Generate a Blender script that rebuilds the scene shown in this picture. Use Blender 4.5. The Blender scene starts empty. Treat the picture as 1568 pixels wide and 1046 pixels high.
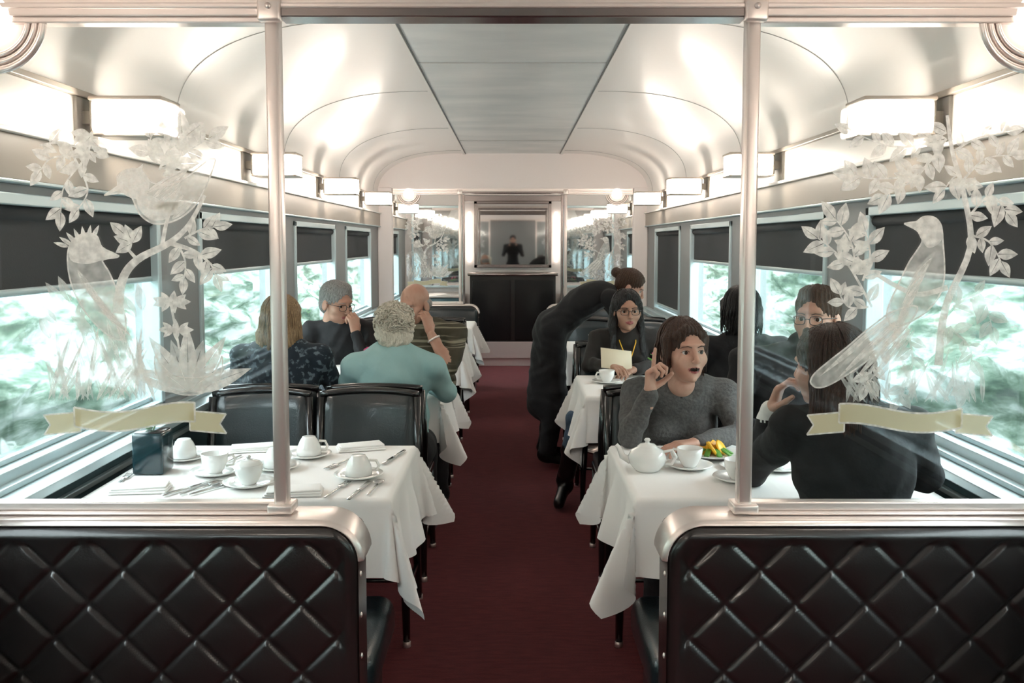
import bpy, bmesh, math, random
import numpy as np
from mathutils import Vector, Matrix, Euler
random.seed(4)
S = bpy.context.scene
S.view_settings.view_transform = 'Standard'
S.view_settings.look = 'None'
S.view_settings.exposure = 1.05
pi = math.pi

# ------------------------------------------------------------------ materials
def mat(name, col, rough=0.5, metal=0.0, bump=0.0, bscale=60.0, bstretch=(1,1,1), col2=None, cscale=8.0,
        cstretch=None, emis=None, estr=0.0, coat=0.0, spec=0.5, sheen=0.0, ramp=(0.35,0.65)):
    m = bpy.data.materials.new(name); m.use_nodes = True
    nt = m.node_tree; b = nt.nodes['Principled BSDF']
    b.inputs['Base Color'].default_value = (*col, 1)
    b.inputs['Roughness'].default_value = rough
    b.inputs['Metallic'].default_value = metal
    b.inputs['Coat Weight'].default_value = coat
    b.inputs['Coat Roughness'].default_value = 0.12
    b.inputs['Specular IOR Level'].default_value = spec
    b.inputs['Sheen Weight'].default_value = sheen
    if emis:
        b.inputs['Emission Color'].default_value = (*emis, 1)
        b.inputs['Emission Strength'].default_value = estr
    tc = nt.nodes.new('ShaderNodeTexCoord')
    if col2 is not None:
        mp = nt.nodes.new('ShaderNodeMapping'); mp.inputs['Scale'].default_value = cstretch or bstretch
        n = nt.nodes.new('ShaderNodeTexNoise'); n.inputs['Scale'].default_value = cscale; n.inputs['Detail'].default_value = 6
        r = nt.nodes.new('ShaderNodeValToRGB')
        r.color_ramp.elements[0].position = ramp[0]; r.color_ramp.elements[1].position = ramp[1]
        r.color_ramp.elements[0].color = (*col, 1); r.color_ramp.elements[1].color = (*col2, 1)
        nt.links.new(tc.outputs['Object'], mp.inputs['Vector']); nt.links.new(mp.outputs[0], n.inputs['Vector'])
        nt.links.new(n.outputs['Fac'], r.inputs['Fac']); nt.links.new(r.outputs['Color'], b.inputs['Base Color'])
    if bump > 0:
        mp = nt.nodes.new('ShaderNodeMapping'); mp.inputs['Scale'].default_value = bstretch
        n = nt.nodes.new('ShaderNodeTexNoise'); n.inputs['Scale'].default_value = bscale; n.inputs['Detail'].default_value = 4
        bp = nt.nodes.new('ShaderNodeBump'); bp.inputs['Strength'].default_value = bump; bp.inputs['Distance'].default_value = 0.01
        nt.links.new(tc.outputs['Object'], mp.inputs['Vector']); nt.links.new(mp.outputs[0], n.inputs['Vector'])
        nt.links.new(n.outputs['Fac'], bp.inputs['Height']); nt.links.new(bp.outputs['Normal'], b.inputs['Normal'])
    return m

def alpha_mat(name, col, alpha, rough=0.6, noise=None):
    # frosted etching: scatters light from both sides of the pane, partly see-through
    m = bpy.data.materials.new(name); m.use_nodes = True
    nt = m.node_tree; nt.nodes.clear()
    o = nt.nodes.new('ShaderNodeOutputMaterial'); mx = nt.nodes.new('ShaderNodeMixShader'); m2 = nt.nodes.new('ShaderNodeMixShader')
    d = nt.nodes.new('ShaderNodeBsdfDiffuse'); d.inputs['Color'].default_value = (*col, 1)
    t2 = nt.nodes.new('ShaderNodeBsdfTranslucent'); t2.inputs['Color'].default_value = (*col, 1)
    t = nt.nodes.new('ShaderNodeBsdfTransparent')
    m2.inputs['Fac'].default_value = .45
    nt.links.new(d.outputs[0], m2.inputs[1]); nt.links.new(t2.outputs[0], m2.inputs[2])
    mx.inputs['Fac'].default_value = alpha
    nt.links.new(t.outputs[0], mx.inputs[1]); nt.links.new(m2.outputs[0], mx.inputs[2]); nt.links.new(mx.outputs[0], o.inputs['Surface'])
    if noise:
        tc = nt.nodes.new('ShaderNodeTexCoord'); n = nt.nodes.new('ShaderNodeTexNoise'); n.inputs['Scale'].default_value = noise
        mr = nt.nodes.new('ShaderNodeMapRange'); mr.inputs['From Min'].default_value = .35; mr.inputs['From Max'].default_value = .65
        mr.inputs['To Min'].default_value = alpha*.72; mr.inputs['To Max'].default_value = min(1, alpha*1.2)
        nt.links.new(tc.outputs['Object'], n.inputs['Vector']); nt.links.new(n.outputs['Fac'], mr.inputs['Value'])
        nt.links.new(mr.outputs[0], mx.inputs['Fac'])
    return m

def glass_mat(name, tint=(1,1,1), refl=0.06):
    m = bpy.data.materials.new(name); m.use_nodes = True
    nt = m.node_tree; nt.nodes.clear()
    o = nt.nodes.new('ShaderNodeOutputMaterial'); mx = nt.nodes.new('ShaderNodeMixShader')
    t = nt.nodes.new('ShaderNodeBsdfTransparent'); t.inputs['Color'].default_value = (*tint, 1)
    g = nt.nodes.new('ShaderNodeBsdfGlossy'); g.inputs['Roughness'].default_value = 0.02
    lw = nt.nodes.new('ShaderNodeLayerWeight'); lw.inputs['Blend'].default_value = 0.15
    mr = nt.nodes.new('ShaderNodeMapRange'); mr.inputs['To Min'].default_value = refl*.6; mr.inputs['To Max'].default_value = .5
    nt.links.new(lw.outputs['Fresnel'], mr.inputs['Value']); nt.links.new(mr.outputs[0], mx.inputs['Fac'])
    nt.links.new(t.outputs[0], mx.inputs[1]); nt.links.new(g.outputs[0], mx.inputs[2]); nt.links.new(mx.outputs[0], o.inputs['Surface'])
    return m

M = {}
M['enamel'] = mat('enamel_white', (.93,.885,.85), .36, 0, .03, 3, coat=.12)
M['panel'] = mat('ceiling_panel_brushed', (.70,.73,.73), .36, .15, .18, 4, (.6,2.2,1), col2=(.86,.87,.86), cscale=1.6, cstretch=(1,2.2,1))  # panel: lighter mottling paints streak highlights into the brushed ceiling colour
M['wallgrey'] = mat('wall_grey', (.30,.31,.315), .45, 0, .05, 30)
M['beige'] = mat('beige_panel', (.46,.40,.34), .4, .0, .05, 20)
M['teal_dark'] = mat('lower_wall_teal', (.08,.14,.16), .5, 0, .05, 30)
M['white'] = mat('white_paint', (.92,.85,.83), .4)
M['steel'] = mat('satin_steel', (.86,.77,.73), .30, .65, .01, 60, (1,1,8))
M['steel_d'] = mat('dark_polished_steel', (.30,.26,.25), .2, .95)
M['seam'] = mat('panel_seam', (.50,.49,.48), .5)
M['seam_d'] = mat('panel_seam_dark', (.16,.17,.18), .5)
M['alu'] = mat('aluminium_frame', (.56,.67,.70), .35, .45)
M['shade'] = mat('roller_shade_fabric', (.050,.053,.058), .8, 0, .1, 200)
M['carpet'] = mat('burgundy_carpet', (.165,.027,.030), .9, 0, .6, 260, (.5,1.4,1), col2=(.115,.018,.022), cscale=40, cstretch=(.3,1.6,1))
M['leather'] = mat('black_leather', (.008,.015,.018), .28, 0, .12, 180, coat=.4)
M['leather_b'] = mat('quilted_black_leather', (.012,.009,.009), .30, 0, .06, 220, coat=.55)
M['lacquer'] = mat('black_lacquer', (.007,.007,.008), .22, 0, coat=.4)
M['cloth'] = mat('white_tablecloth_linen', (.92,.90,.88), .75, 0, .12, 9, sheen=.1)
M['china'] = mat('white_china', (.88,.88,.86), .15, 0, coat=.4)
M['silver'] = mat('silver_cutlery', (.60,.60,.60), .18, 1)
M['vase'] = mat('dark_teal_glass', (.008,.028,.035), .15, 0, coat=.4)
M['lamp'] = mat('lamp_shade_lit', (.95,.93,.9), .5, emis=(1,.87,.75), estr=15.0)
M['strip'] = mat('light_strip', (.95,.93,.9), .5, emis=(1,.9,.78), estr=1.5)
M['lampframe'] = mat('lamp_frame', (.62,.54,.47), .35, .3)
M['bracket'] = mat('lamp_bracket', (.22,.20,.17), .4, .3)
M['dark'] = mat('dark_cabinet', (.013,.010,.010), .3, coat=.3)
M['mirror'] = mat('mirror', (.68,.68,.68), .03, 1)
M['glass'] = glass_mat('pane_glass', (.97,.99,.99), .05)
M['winglass'] = glass_mat('window_glass', (.93,.98,.98), .06)
M['etch'] = alpha_mat('etched_frost_soft', (.93,.94,.92), .50, noise=40)
M['etchb'] = alpha_mat('etched_frost_bright', (1,.985,.96), .82, noise=60)
M['banner'] = alpha_mat('etched_banner_gold', (.76,.70,.50), .93)
M['lemon'] = mat('lemon_yellow', (.9,.50,.03), .4)
M['green'] = mat('leaf_green', (.10,.28,.04), .5)
M['pastry'] = mat('pastry', (.35,.16,.06), .7, 0, .5, 60)
M['magenta'] = mat('flower_magenta', (.50,.03,.14), .5)
M['paper'] = mat('paper_cream', (.74,.66,.50), .7)

# ------------------------------------------------------------------ mesh builder
def link(o, parent=None):
    S.collection.objects.link(o)
    if parent is not None: o.parent = parent
    return o
def group(name, loc=(0,0,0), rz=0.0):
    e = bpy.data.objects.new(name, None); e.empty_display_size = .1
    S.collection.objects.link(e); e.location = loc; e.rotation_euler = (0,0,rz)
    return e
class MB:
    def __init__(s): s.v=[]; s.f=[]; s.m=[]; s.s=[]
    def add(s, vs, fs, mi=0, smooth=False, T=None):
        n=len(s.v)
        for p in vs:
            p=Vector(p)
            if T is not None: p=T@p
            s.v.append(p[:])
        for f in fs: s.f.append([i+n for i in f]); s.m.append(mi); s.s.append(smooth)
        return s
    def box(s,x0,x1,y0,y1,z0,z1,mi=0,T=None):
        if x0>x1: x0,x1=x1,x0
        if y0>y1: y0,y1=y1,y0
        vs=[(x0,y0,z0),(x1,y0,z0),(x1,y1,z0),(x0,y1,z0),(x0,y0,z1),(x1,y0,z1),(x1,y1,z1),(x0,y1,z1)]
        return s.add(vs,[(0,3,2,1),(4,5,6,7),(0,1,5,4),(1,2,6,5),(2,3,7,6),(3,0,4,7)],mi,False,T)
    def rbox(s,x0,x1,y0,y1,z0,z1,r=.02,mi=0,seg=3,T=None):
        if x0>x1: x0,x1=x1,x0
        bm=bmesh.new(); bmesh.ops.create_cube(bm,size=1)
        for v in bm.verts:
            v.co=Vector(((x0+x1)/2+v.co.x*(x1-x0),(y0+y1)/2+v.co.y*(y1-y0),(z0+z1)/2+v.co.z*(z1-z0)))
        bmesh.ops.bevel(bm,geom=bm.edges[:]+bm.verts[:],offset=r,segments=seg,profile=.5,affect='EDGES')
        bm.verts.index_update()
        s.add([v.co.copy() for v in bm.verts],[[v.index for v in f.verts] for f in bm.faces],mi,True,T); bm.free(); return s
    def tube(s,path,r,mi=0,seg=10,closed=False,T=None,sy=1.0):
        P=[Vector(p) for p in path]; n=len(P)
        R=[r]*n if not hasattr(r,'__len__') else list(r)
        vs=[]; fs=[]
        up=None
        for i in range(n):
            a=P[i-1] if (i>0 or closed) else P[0]; b=P[(i+1)%n] if (i<n-1 or closed) else P[-1]
            t=(b-a).normalized()
            if up is None:
                ref=Vector((0,0,1)) if abs(t.z)<.9 else Vector((1,0,0)); up=(ref-t*ref.dot(t)).normalized()
            else: up=(up-t*up.dot(t)).normalized()
            w=t.cross(up)
            for k in range(seg):
                an=2*pi*k/seg; vs.append(P[i]+up*math.cos(an)*R[i]*sy+w*math.sin(an)*R[i])
        m=n if closed else n-1
        for i in range(m):
            j=(i+1)%n
            for k in range(seg):
                k2=(k+1)%seg; fs.append((i*seg+k,j*seg+k,j*seg+k2,i*seg+k2))
        if not closed:
            fs.append(tuple(range(seg))); fs.append(tuple((n-1)*seg+k for k in reversed(range(seg))))
        return s.add(vs,fs,mi,True,T)
    def cyl(s,a,b,ra,rb=None,mi=0,seg=16,T=None):
        return s.tube([a,b],[ra,ra if rb is None else rb],mi,seg,T=T)
    def lathe(s,prof,c=(0,0,0),mi=0,seg=28,T=None):
        vs=[];fs=[];n=len(prof)
        for (r,z) in prof:
            for k in range(seg):
                a=2*pi*k/seg; vs.append((c[0]+r*math.cos(a),c[1]+r*math.sin(a),c[2]+z))
        for i in range(n-1):
            for k in range(seg):
                k2=(k+1)%seg; fs.append((i*seg+k,i*seg+k2,(i+1)*seg+k2,(i+1)*seg+k))
        return s.add(vs,fs,mi,True,T)
    def mesh(s,name,mats):
        me=bpy.data.meshes.new(name); me.from_pydata(s.v,[],s.f)
        for mm in mats: me.materials.append(mm)
        me.polygons.foreach_set('material_index',s.m); me.polygons.foreach_set('use_smooth',s.s)
        me.update(); return me
    def obj(s,name,mats,parent=None,bevel=0,loc=(0,0,0),rz=0,subd=0):
        o=bpy.data.objects.new(name,s.mesh(name,mats)); o.location=loc; o.rotation_euler=(0,0,rz); link(o,parent)
        if bevel:
            b=o.modifiers.new('bevel','BEVEL'); b.width=bevel; b.segments=2; b.limit_method='ANGLE'; b.angle_limit=.8
        return o
def inst(name,me,parent=None,loc=(0,0,0),rz=0):
    o=bpy.data.objects.new(name,me); o.location=loc; o.rotation_euler=(0,0,rz); link(o,parent); return o

# ------------------------------------------------------------------ SDF modelling
def rotm(ex,ey,ez):   # degrees
    return np.array(Euler((math.radians(ex),math.radians(ey),math.radians(ez))).to_matrix())
def cap(a,b,ra,rb=None,lab=0,k=.015,op='+'):
    return dict(t='c',a=np.array(a,float),b=np.array(b,float),ra=ra,rb=ra if rb is None else rb,lab=lab,k=k,op=op)
def ell(c,r,R=None,lab=0,k=.015,op='+'):
    return dict(t='e',c=np.array(c,float),r=np.array(r,float),R=R,lab=lab,k=k,op=op)
def surface_nets(F,Lb,origin,h):
    ins=F<0; nx,ny,nz=F.shape
    cnt=np.zeros((nx-1,ny-1,nz-1),np.int8)
    for a in (0,1):
        for b in (0,1):
            for c in (0,1): cnt+=ins[a:nx-1+a,b:ny-1+b,c:nz-1+c]
    act=(cnt>0)&(cnt<8); idx=np.argwhere(act)
    ids=-np.ones(act.shape,np.int64); ids[tuple(idx.T)]=np.arange(len(idx))
    acc=np.zeros((len(idx),3)); num=np.zeros(len(idx))
    cs=[(a,b,c) for a in (0,1) for b in (0,1) for c in (0,1)]
    for i in range(8):
        for j in range(i+1,8):
            A=np.array(cs[i]);B=np.array(cs[j])
            if np.abs(A-B).sum()!=1: continue
            fa=F[tuple((idx+A).T)]; fb=F[tuple((idx+B).T)]
            mk=(fa<0)!=(fb<0)
            t=np.where(mk,fa/np.where(mk,fa-fb,1),0)
            acc+=mk[:,None]*(A+t[:,None]*(B-A)); num+=mk
    V=origin+h*(idx+acc/num[:,None])
    Q=[]
    for ax in range(3):
        a1=(ax+1)%3;a2=(ax+2)%3
        sl0=[slice(None)]*3;sl1=[slice(None)]*3
        sl0[ax]=slice(0,-1);sl1[ax]=slice(1,None)
        for q in (a1,a2): sl0[q]=slice(1,-1);sl1[q]=slice(1,-1)
        A=ins[tuple(sl0)];B=ins[tuple(sl1)]
        e=np.argwhere(A!=B)
        if len(e)==0: continue
        first=A[tuple(e.T)]
        e=e.copy(); e[:,a1]+=1;e[:,a2]+=1
        def cell(d1,d2):
            c=e.copy(); c[:,a1]+=d1;c[:,a2]+=d2; return ids[tuple(c.T)]
        q=np.stack([cell(-1,-1),cell(0,-1),cell(0,0),cell(-1,0)],1)
        q[~first]=q[~first][:,::-1]
        Q.append(q)
    Q=np.concatenate(Q)
    lab=Lb[tuple(idx.T)][Q[:,0]]
    return V,Q,lab
def sdf_obj(name,prims,h,mats,parent=None,noise=None,loc=(0,0,0),rot=None):
    lo=np.full(3,1e9);hi=-lo
    for p in prims:
        if p['t']=='c':
            r=max(p['ra'],p['rb']); p['lo']=np.minimum(p['a'],p['b'])-r; p['hi']=np.maximum(p['a'],p['b'])+r
        else:
            r=p['r'].max() if p['R'] is not None else p['r']; p['lo']=p['c']-r;p['hi']=p['c']+r
        if p['op']=='+': lo=np.minimum(lo,p['lo']);hi=np.maximum(hi,p['hi'])
    lo-=4*h+.01;hi+=4*h+.01
    n=np.ceil((hi-lo)/h).astype(int)+1
    F=np.full(n,1.0,np.float32); Lb=np.zeros(n,np.int8)
    ax=[(lo[i]+h*np.arange(n[i])).astype(np.float32) for i in range(3)]
    for p in prims:
        mg=p['k']+3*h
        i0=np.clip(np.floor((p['lo']-mg-lo)/h).astype(int),0,n);i1=np.clip(np.ceil((p['hi']+mg-lo)/h).astype(int)+1,0,n)
        if (i1<=i0).any(): continue
        sl=tuple(slice(a,b) for a,b in zip(i0,i1))
        X,Y,Z=np.meshgrid(*[ax[i][sl[i]] for i in range(3)],indexing='ij')
        if p['t']=='c':
            a=p['a'];ba=p['b']-a;bb=max(float(ba@ba),1e-12)
            t=np.clip(((X-a[0])*ba[0]+(Y-a[1])*ba[1]+(Z-a[2])*ba[2])/bb,0,1)
            d=np.sqrt((X-a[0]-t*ba[0])**2+(Y-a[1]-t*ba[1])**2+(Z-a[2]-t*ba[2])**2)-(p['ra']+(p['rb']-p['ra'])*t)
        else:
            x=X-p['c'][0];y=Y-p['c'][1];z=Z-p['c'][2]
            if p['R'] is not None:
                R=p['R']; x,y,z=[R[0,i]*x+R[1,i]*y+R[2,i]*z for i in range(3)]
            r=p['r']; k0=np.sqrt((x/r[0])**2+(y/r[1])**2+(z/r[2])**2);k1=np.sqrt((x/r[0]**2)**2+(y/r[1]**2)**2+(z/r[2]**2)**2)
            d=k0*(k0-1)/np.maximum(k1,1e-6)
        f=F[sl];k=max(p['k'],1e-5)
        if p['op']=='+':
            L=Lb[sl]; L[d<f]=p['lab']
            hh=np.clip(.5+.5*(f-d)/k,0,1); F[sl]=f*(1-hh)+d*hh-k*hh*(1-hh)
        else:
            d=-d
            hh=np.clip(.5-.5*(f-d)/k,0,1); F[sl]=f*(1-hh)+d*hh+k*hh*(1-hh)
            if p['lab']>0:
                L=Lb[sl]; L[(d>-.004)]=p['lab']
    if noise is not None:
        X,Y,Z=np.meshgrid(*ax,indexing='ij'); F+=noise(X,Y,Z).astype(np.float32)
    V,Q,lab=surface_nets(F,Lb,lo,h)
    me=bpy.data.meshes.new(name)
    me.vertices.add(len(V));me.vertices.foreach_set('co',V.ravel().astype(np.float32))
    me.loops.add(len(Q)*4);me.loops.foreach_set('vertex_index',Q.ravel().astype(np.int32))
    me.polygons.add(len(Q));me.polygons.foreach_set('loop_start',np.arange(len(Q),dtype=np.int32)*4)
    for m_ in mats: me.materials.append(m_)
    me.polygons.foreach_set('material_index',np.clip(lab,0,len(mats)-1).astype(np.int32))
    me.polygons.foreach_set('use_smooth',np.ones(len(Q),bool))
    me.update(calc_edges=True);me.validate()
    o=bpy.data.objects.new(name,me);o.location=loc
    if rot is not None:o.rotation_euler=rot
    link(o,parent);return o

# ------------------------------------------------------------------ room shell
W=1.40; Y0=-2.8; Y1=11.9; PN=2.14; PF=9.56
WZ0,WZ1=.84,1.64
wins=[-2.0,-0.63,1.16,2.95,4.74,6.53,8.32,10.55]
winh=[.45,.67,.67,.67,.67,.67,.67,.62]
MB().box(-1.5,1.5,Y0,Y1,-.08,0).obj('floor',[M['carpet']])
for sgn,side in ((-1,'left'),(1,'right')):
    b=MB()
    b.box(sgn*W,sgn*(W+.1),Y0,Y1,0,WZ0,1)
    b.box(sgn*W,sgn*(W+.1),Y0,Y1,WZ1,2.0,0)
    ys=Y0
    for c,hl in zip(wins,winh):
        if c-hl>ys: b.box(sgn*W,sgn*(W+.1),ys,c-hl,WZ0,WZ1,0)
        ys=c+hl
    b.box(sgn*W,sgn*(W+.1),ys,Y1,WZ0,WZ1,0)
    b.obj('wall_'+side,[M['wallgrey'],M['teal_dark']])
    t=MB()
    t.box(sgn*(W-.001),sgn*(W-.035),Y0,Y1,1.665,1.675,1)
    t.box(sgn*(W-.001),sgn*(W-.028),Y0,Y1,1.675,1.80,0)
    t.box(sgn*(W-.001),sgn*(W-.045),Y0,Y1,1.80,1.815,2)
    t.box(sgn*(W-.001),sgn*(W-.012),Y0,Y1,1.815,1.965,3)
    t.box(sgn*(W-.001),sgn*(W-.03),Y0,Y1,1.965,1.985,0)
    t.obj('trim_1' if sgn<0 else 'trim_2',[M['beige'],M['alu'],M['enamel'],M['enamel']],bevel=.003)
    t=MB()
    t.box(sgn*(W-.001),sgn*(W-.105),Y0,Y1,.795,.825,0)
    t.box(sgn*(W-.001),sgn*(W-.04),Y0,Y1,.825,.843,0)
    t.box(sgn*(W-.001),sgn*(W-.10),Y0,Y1,.05,.30,1)
    t.box(sgn*(W-.001),sgn*(W-.02),Y0,Y1,.70,.72,0)
    t.obj('trim_4' if sgn<0 else 'trim_5',[M['alu'],M['wallgrey']],bevel=.004)
    for i,(c,hl) in enumerate(zip(wins,winh)):
        g=group('window_%d'%(i+1+(8 if sgn>0 else 0)),(sgn*W,c,0))
        f=MB();w=.035
        for (ya,yb,za,zb) in ((-hl,hl,WZ0,WZ0+w),(-hl,hl,WZ1-w,WZ1),(-hl,-hl+w,WZ0,WZ1),(hl-w,hl,WZ0,WZ1)):
            f.box(sgn*-.012,sgn*.055,ya,yb,za,zb,0)
        f.box(sgn*.03,sgn*.05,-hl+w,hl-w,WZ0+w,WZ0+w+.018,0)
        f.obj('frame',[M['alu']],g,bevel=.004)
        MB().box(sgn*.052,sgn*.054,-hl+.01,hl-.01,WZ0+.01,WZ1-.01).obj('glass',[M['winglass']],g)
        zb=1.37
        if sgn>0 and i==6: zb=.92
        if sgn>0 and i==3: zb=1.40
        s_=MB();s_.box(sgn*.018,sgn*.022,-hl+w,hl-w,zb,WZ1-w,0);s_.rbox(sgn*.012,sgn*.03,-hl+w,hl-w,zb-.022,zb,.006,1)
        s_.cyl((sgn*.022,-hl+w,WZ1-w-.02),(sgn*.022,hl-w,WZ1-w-.02),.022,.022,0)
        s_.obj('roller_shade',[M['shade'],M['alu']],g)
# ceiling
prof=[]
for i in range(25):
    a=i/24*pi/2
    prof.append((.5+.9*math.cos(a)**(2/2.5),1.985+.435*math.sin(a)**(2/2.5)))
def extr(pr,mi,b,y0=Y0,y1=Y1,n=1,smooth=True):
    vs=[];fs=[]
    for k in range(n+1):
        for (x,z) in pr: vs.append((x,y0+(y1-y0)*k/n,z))
    m=len(pr)
    for k in range(n):
        for i in range(m-1): fs.append((k*m+i,k*m+i+1,(k+1)*m+i+1,(k+1)*m+i))
    b.add(vs,fs,mi,smooth)
b=MB()
extr(prof,0,b);extr([(-x,z) for x,z in reversed(prof)],0,b)
extr([(-.5,2.42),(.5,2.42)],1,b,n=20)
b.box(-1.6,1.6,Y0,Y1,2.46,2.5,0)
b.obj('ceiling',[M['enamel'],M['panel']])
b=MB()
for sx in (-1,1):
    b.box(sx*.49,sx*.512,Y0,Y1,2.408,2.42,0); b.box(sx*.484,sx*.489,Y0,Y1,2.412,2.42,2)
for k in range(-3,5):
    y=3.85+1.79*k
    for sx in (-1,1): b.tube([(sx*(x-.001),y,z-.001) for x,z in prof],.0018,1,6)
for y in np.arange(Y0+.4,Y1,3.58): b.box(-.49,.49,y,y+.005,2.417,2.42,1)
b.obj('trim_3',[M['enamel'],M['seam'],M['seam_d']])
b=MB();b.box(-1.5,1.5,Y0-.1,Y0,0,2.5);b.obj('wall_back',[M['wallgrey']])
b=MB();b.box(-1.5,1.5,Y1,Y1+.1,0,2.5);b.obj('wall_front',[M['white']])
for nm,y in (('wall_bulkhead',PN),('wall_bulkhead',PF)):
    full=[(x,z) for x,z in prof]+[(-x,z) for x,z in reversed(prof)]
    b=MB()
    pts=[(1.4,2.06)]+[p for p in full if p[1]>2.06]+[(-1.4,2.06)]
    n=len(pts)
    vs=[(x,y-.03,z) for x,z in pts]+[(x,y+.03,z) for x,z in pts]
    b.add(vs,[tuple(range(n)),tuple(reversed(range(n,2*n)))]+[(i,(i+1)%n+0,(i+1)%n+n,i+n) for i in range(n)],0)
    b.obj(nm,[M['white']])
    if y==PF:
        for sx in (-1,1):
            MB().box(sx*1.40,sx*1.25,y-.06,y+.06,0,2.07).obj('wall_pillar',[M['white']],bevel=.01)

# ------------------------------------------------------------------ etched artwork (flat on the panes, XZ plane)
GS=1/654.0
def E(p): return ((p[0]-785)*GS,1.5-(p[1]-372)*GS)
class Art(MB):
    def poly(s,pts,mi,lay=0,smoothed=True,outline=0):
        P=[np.array(p,float) for p in pts]
        if smoothed:
            Q=[];n=len(P)
            for i in range(n):
                p0,p1,p2,p3=P[i-1],P[i],P[(i+1)%n],P[(i+2)%n]
                for t in (0,.25,.5,.75):
                    Q.append(.5*((2*p1)+(-p0+p2)*t+(2*p0-5*p1+4*p2-p3)*t*t+(-p0+3*p1-3*p2+p3)*t**3))
            P=Q
        vs=[]
        for p in P:
            x,z=E(p); vs.append((x,-.003-.0008*lay,z))
        s.add(vs,[tuple(range(len(vs)))],mi)
        if outline: s.line([tuple(p) for p in P[::2]]+[tuple(P[0])],outline,outline,1,lay+3)
    def leaf(s,x,y,ang,L,Wd,mi=1,lay=1,gap=.06):
        a=math.radians(ang);d=np.array([math.cos(a),-math.sin(a)]);n=np.array([-d[1],d[0]]);o=np.array([x,y],float)
        for sg in (-1,1):
            edge=[];mid=[]
            for t in np.linspace(0,1,8):
                w=Wd*math.sin(pi*t**.8)*.5
                edge.append(o+d*L*t+n*sg*max(w,Wd*gap*.5*(1-t))); mid.append(o+d*L*t+n*sg*Wd*gap*.5*(1-t))
            s.poly(edge+mid[::-1][1:-1],mi,lay,False)
    def line(s,pts,w0,w1,mi=1,lay=1):
        P=[np.array(p,float) for p in pts];Q=[]
        for i in range(len(P)-1):
            p0=P[max(i-1,0)];p1=P[i];p2=P[i+1];p3=P[min(i+2,len(P)-1)]
            for t in np.linspace(0,1,6)[:-1]:
                Q.append(.5*((2*p1)+(-p0+p2)*t+(2*p0-5*p1+4*p2-p3)*t*t+(-p0+3*p1-3*p2+p3)*t**3))
        Q.append(P[-1]);vs=[];n=len(Q)
        for i,q in enumerate(Q):
            d=Q[min(i+1,n-1)]-Q[max(i-1,0)];d=d/(np.linalg.norm(d)+1e-9);nn=np.array([-d[1],d[0]]);w=(w0+(w1-w0)*i/(n-1))/2
            for sg in (-1,1):
                x,z=E(q+nn*sg*w);vs.append((x,-.003-.0008*lay,z))
        s.add(vs,[(2*i,2*i+1,2*i+3,2*i+2) for i in range(n-1)],mi)
        return Q
    def sprig(s,pts,n,L,Wd,w0=4,mi=1,spread=50,tip=True):
        Q=s.line(pts,w0,1.5,mi)
        m=len(Q)
        for k in range(n):
            i=int((k+.7)/n*(m-1));i=min(i,m-2);d=Q[i+1]-Q[i];a=math.degrees(math.atan2(-d[1],d[0]))
            sg=1 if k%2 else -1
            f=.8+.4*random.random()
            s.leaf(Q[i][0],Q[i][1],a+sg*(spread+random.uniform(-12,12)),L*f,Wd*f,mi)
        if tip:
            d=Q[-1]-Q[-2];s.leaf(Q[-1][0],Q[-1][1],math.degrees(math.atan2(-d[1],d[0])),L,Wd,mi)
def banner(A,x0,x1,y0,y1,flip=1):
    w=x1-x0;h=(y1-y0)
    def X(u): return x0+w*u if flip>0 else x1-w*u
    top=[];bot=[]
    for u in np.linspace(.17,.83,14):
        yy=y0+h*.10+h*.16*math.sin((u-.17)/.66*pi*1.6)
        top.append((X(u),yy));bot.append((X(u),yy+h*.62))
    A.poly(top+bot[::-1],2,3,False)
    for a,b_,dy in ((.0,.20,.38),(1.0,.80,.34)):
        s=1 if a<.5 else -1
        pts=[(X(a),y0+h*(dy-.02)),(X(b_),y0+h*(dy-.12)),(X(b_),y0+h*(dy+.52)),(X(a),y0+h*(dy+.62)),(X(a+s*.035),y0+h*(dy+.3))]
        A.poly(pts,2,1,False)
        for i in range(5): A.line([pts[i],pts[(i+1)%5]],2.5,2.5,1,2)
    A.line(top,3,3,1,4);A.line(bot,3,3,1,4);A.line([top[0],bot[0]],3,3,1,4);A.line([top[-1],bot[-1]],3,3,1,4)
random.seed(11)
A=Art()
A.sprig([(150,205),(120,235),(85,245),(70,262)],7,30,16,4,1,55)
A.sprig([(150,205),(140,240),(105,285),(98,325)],9,30,16,4,1,45)
A.sprig([(120,240),(140,290),(125,320)],5,27,14)
A.sprig([(70,225),(100,222),(150,235)],5,27,14)
A.sprig([(250,262),(262,235),(290,212)],6,36,20)
A.sprig([(255,270),(285,240),(325,215)],7,36,19)
A.sprig([(245,250),(235,225),(245,200)],5,30,16)
A.line([(180,480),(188,430),(212,398),(262,372),(292,345),(318,300)],16,5,1,3)
A.line([(212,398),(190,372)],6,3,1);A.line([(262,372),(300,385),(325,405)],8,3,1);A.line([(250,378),(262,330),(285,300)],7,3,1)
for (x,y,a) in ((205,372,110),(205,372,160),(205,372,60),(205,372,210),(195,360,140)): A.leaf(x,y,a,30,17)
A.sprig([(285,365),(310,352),(330,348)],6,29,15);A.sprig([(300,385),(322,402),(330,420)],6,29,15);A.sprig([(275,375),(285,400),(283,425)],5,27,14)
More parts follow.
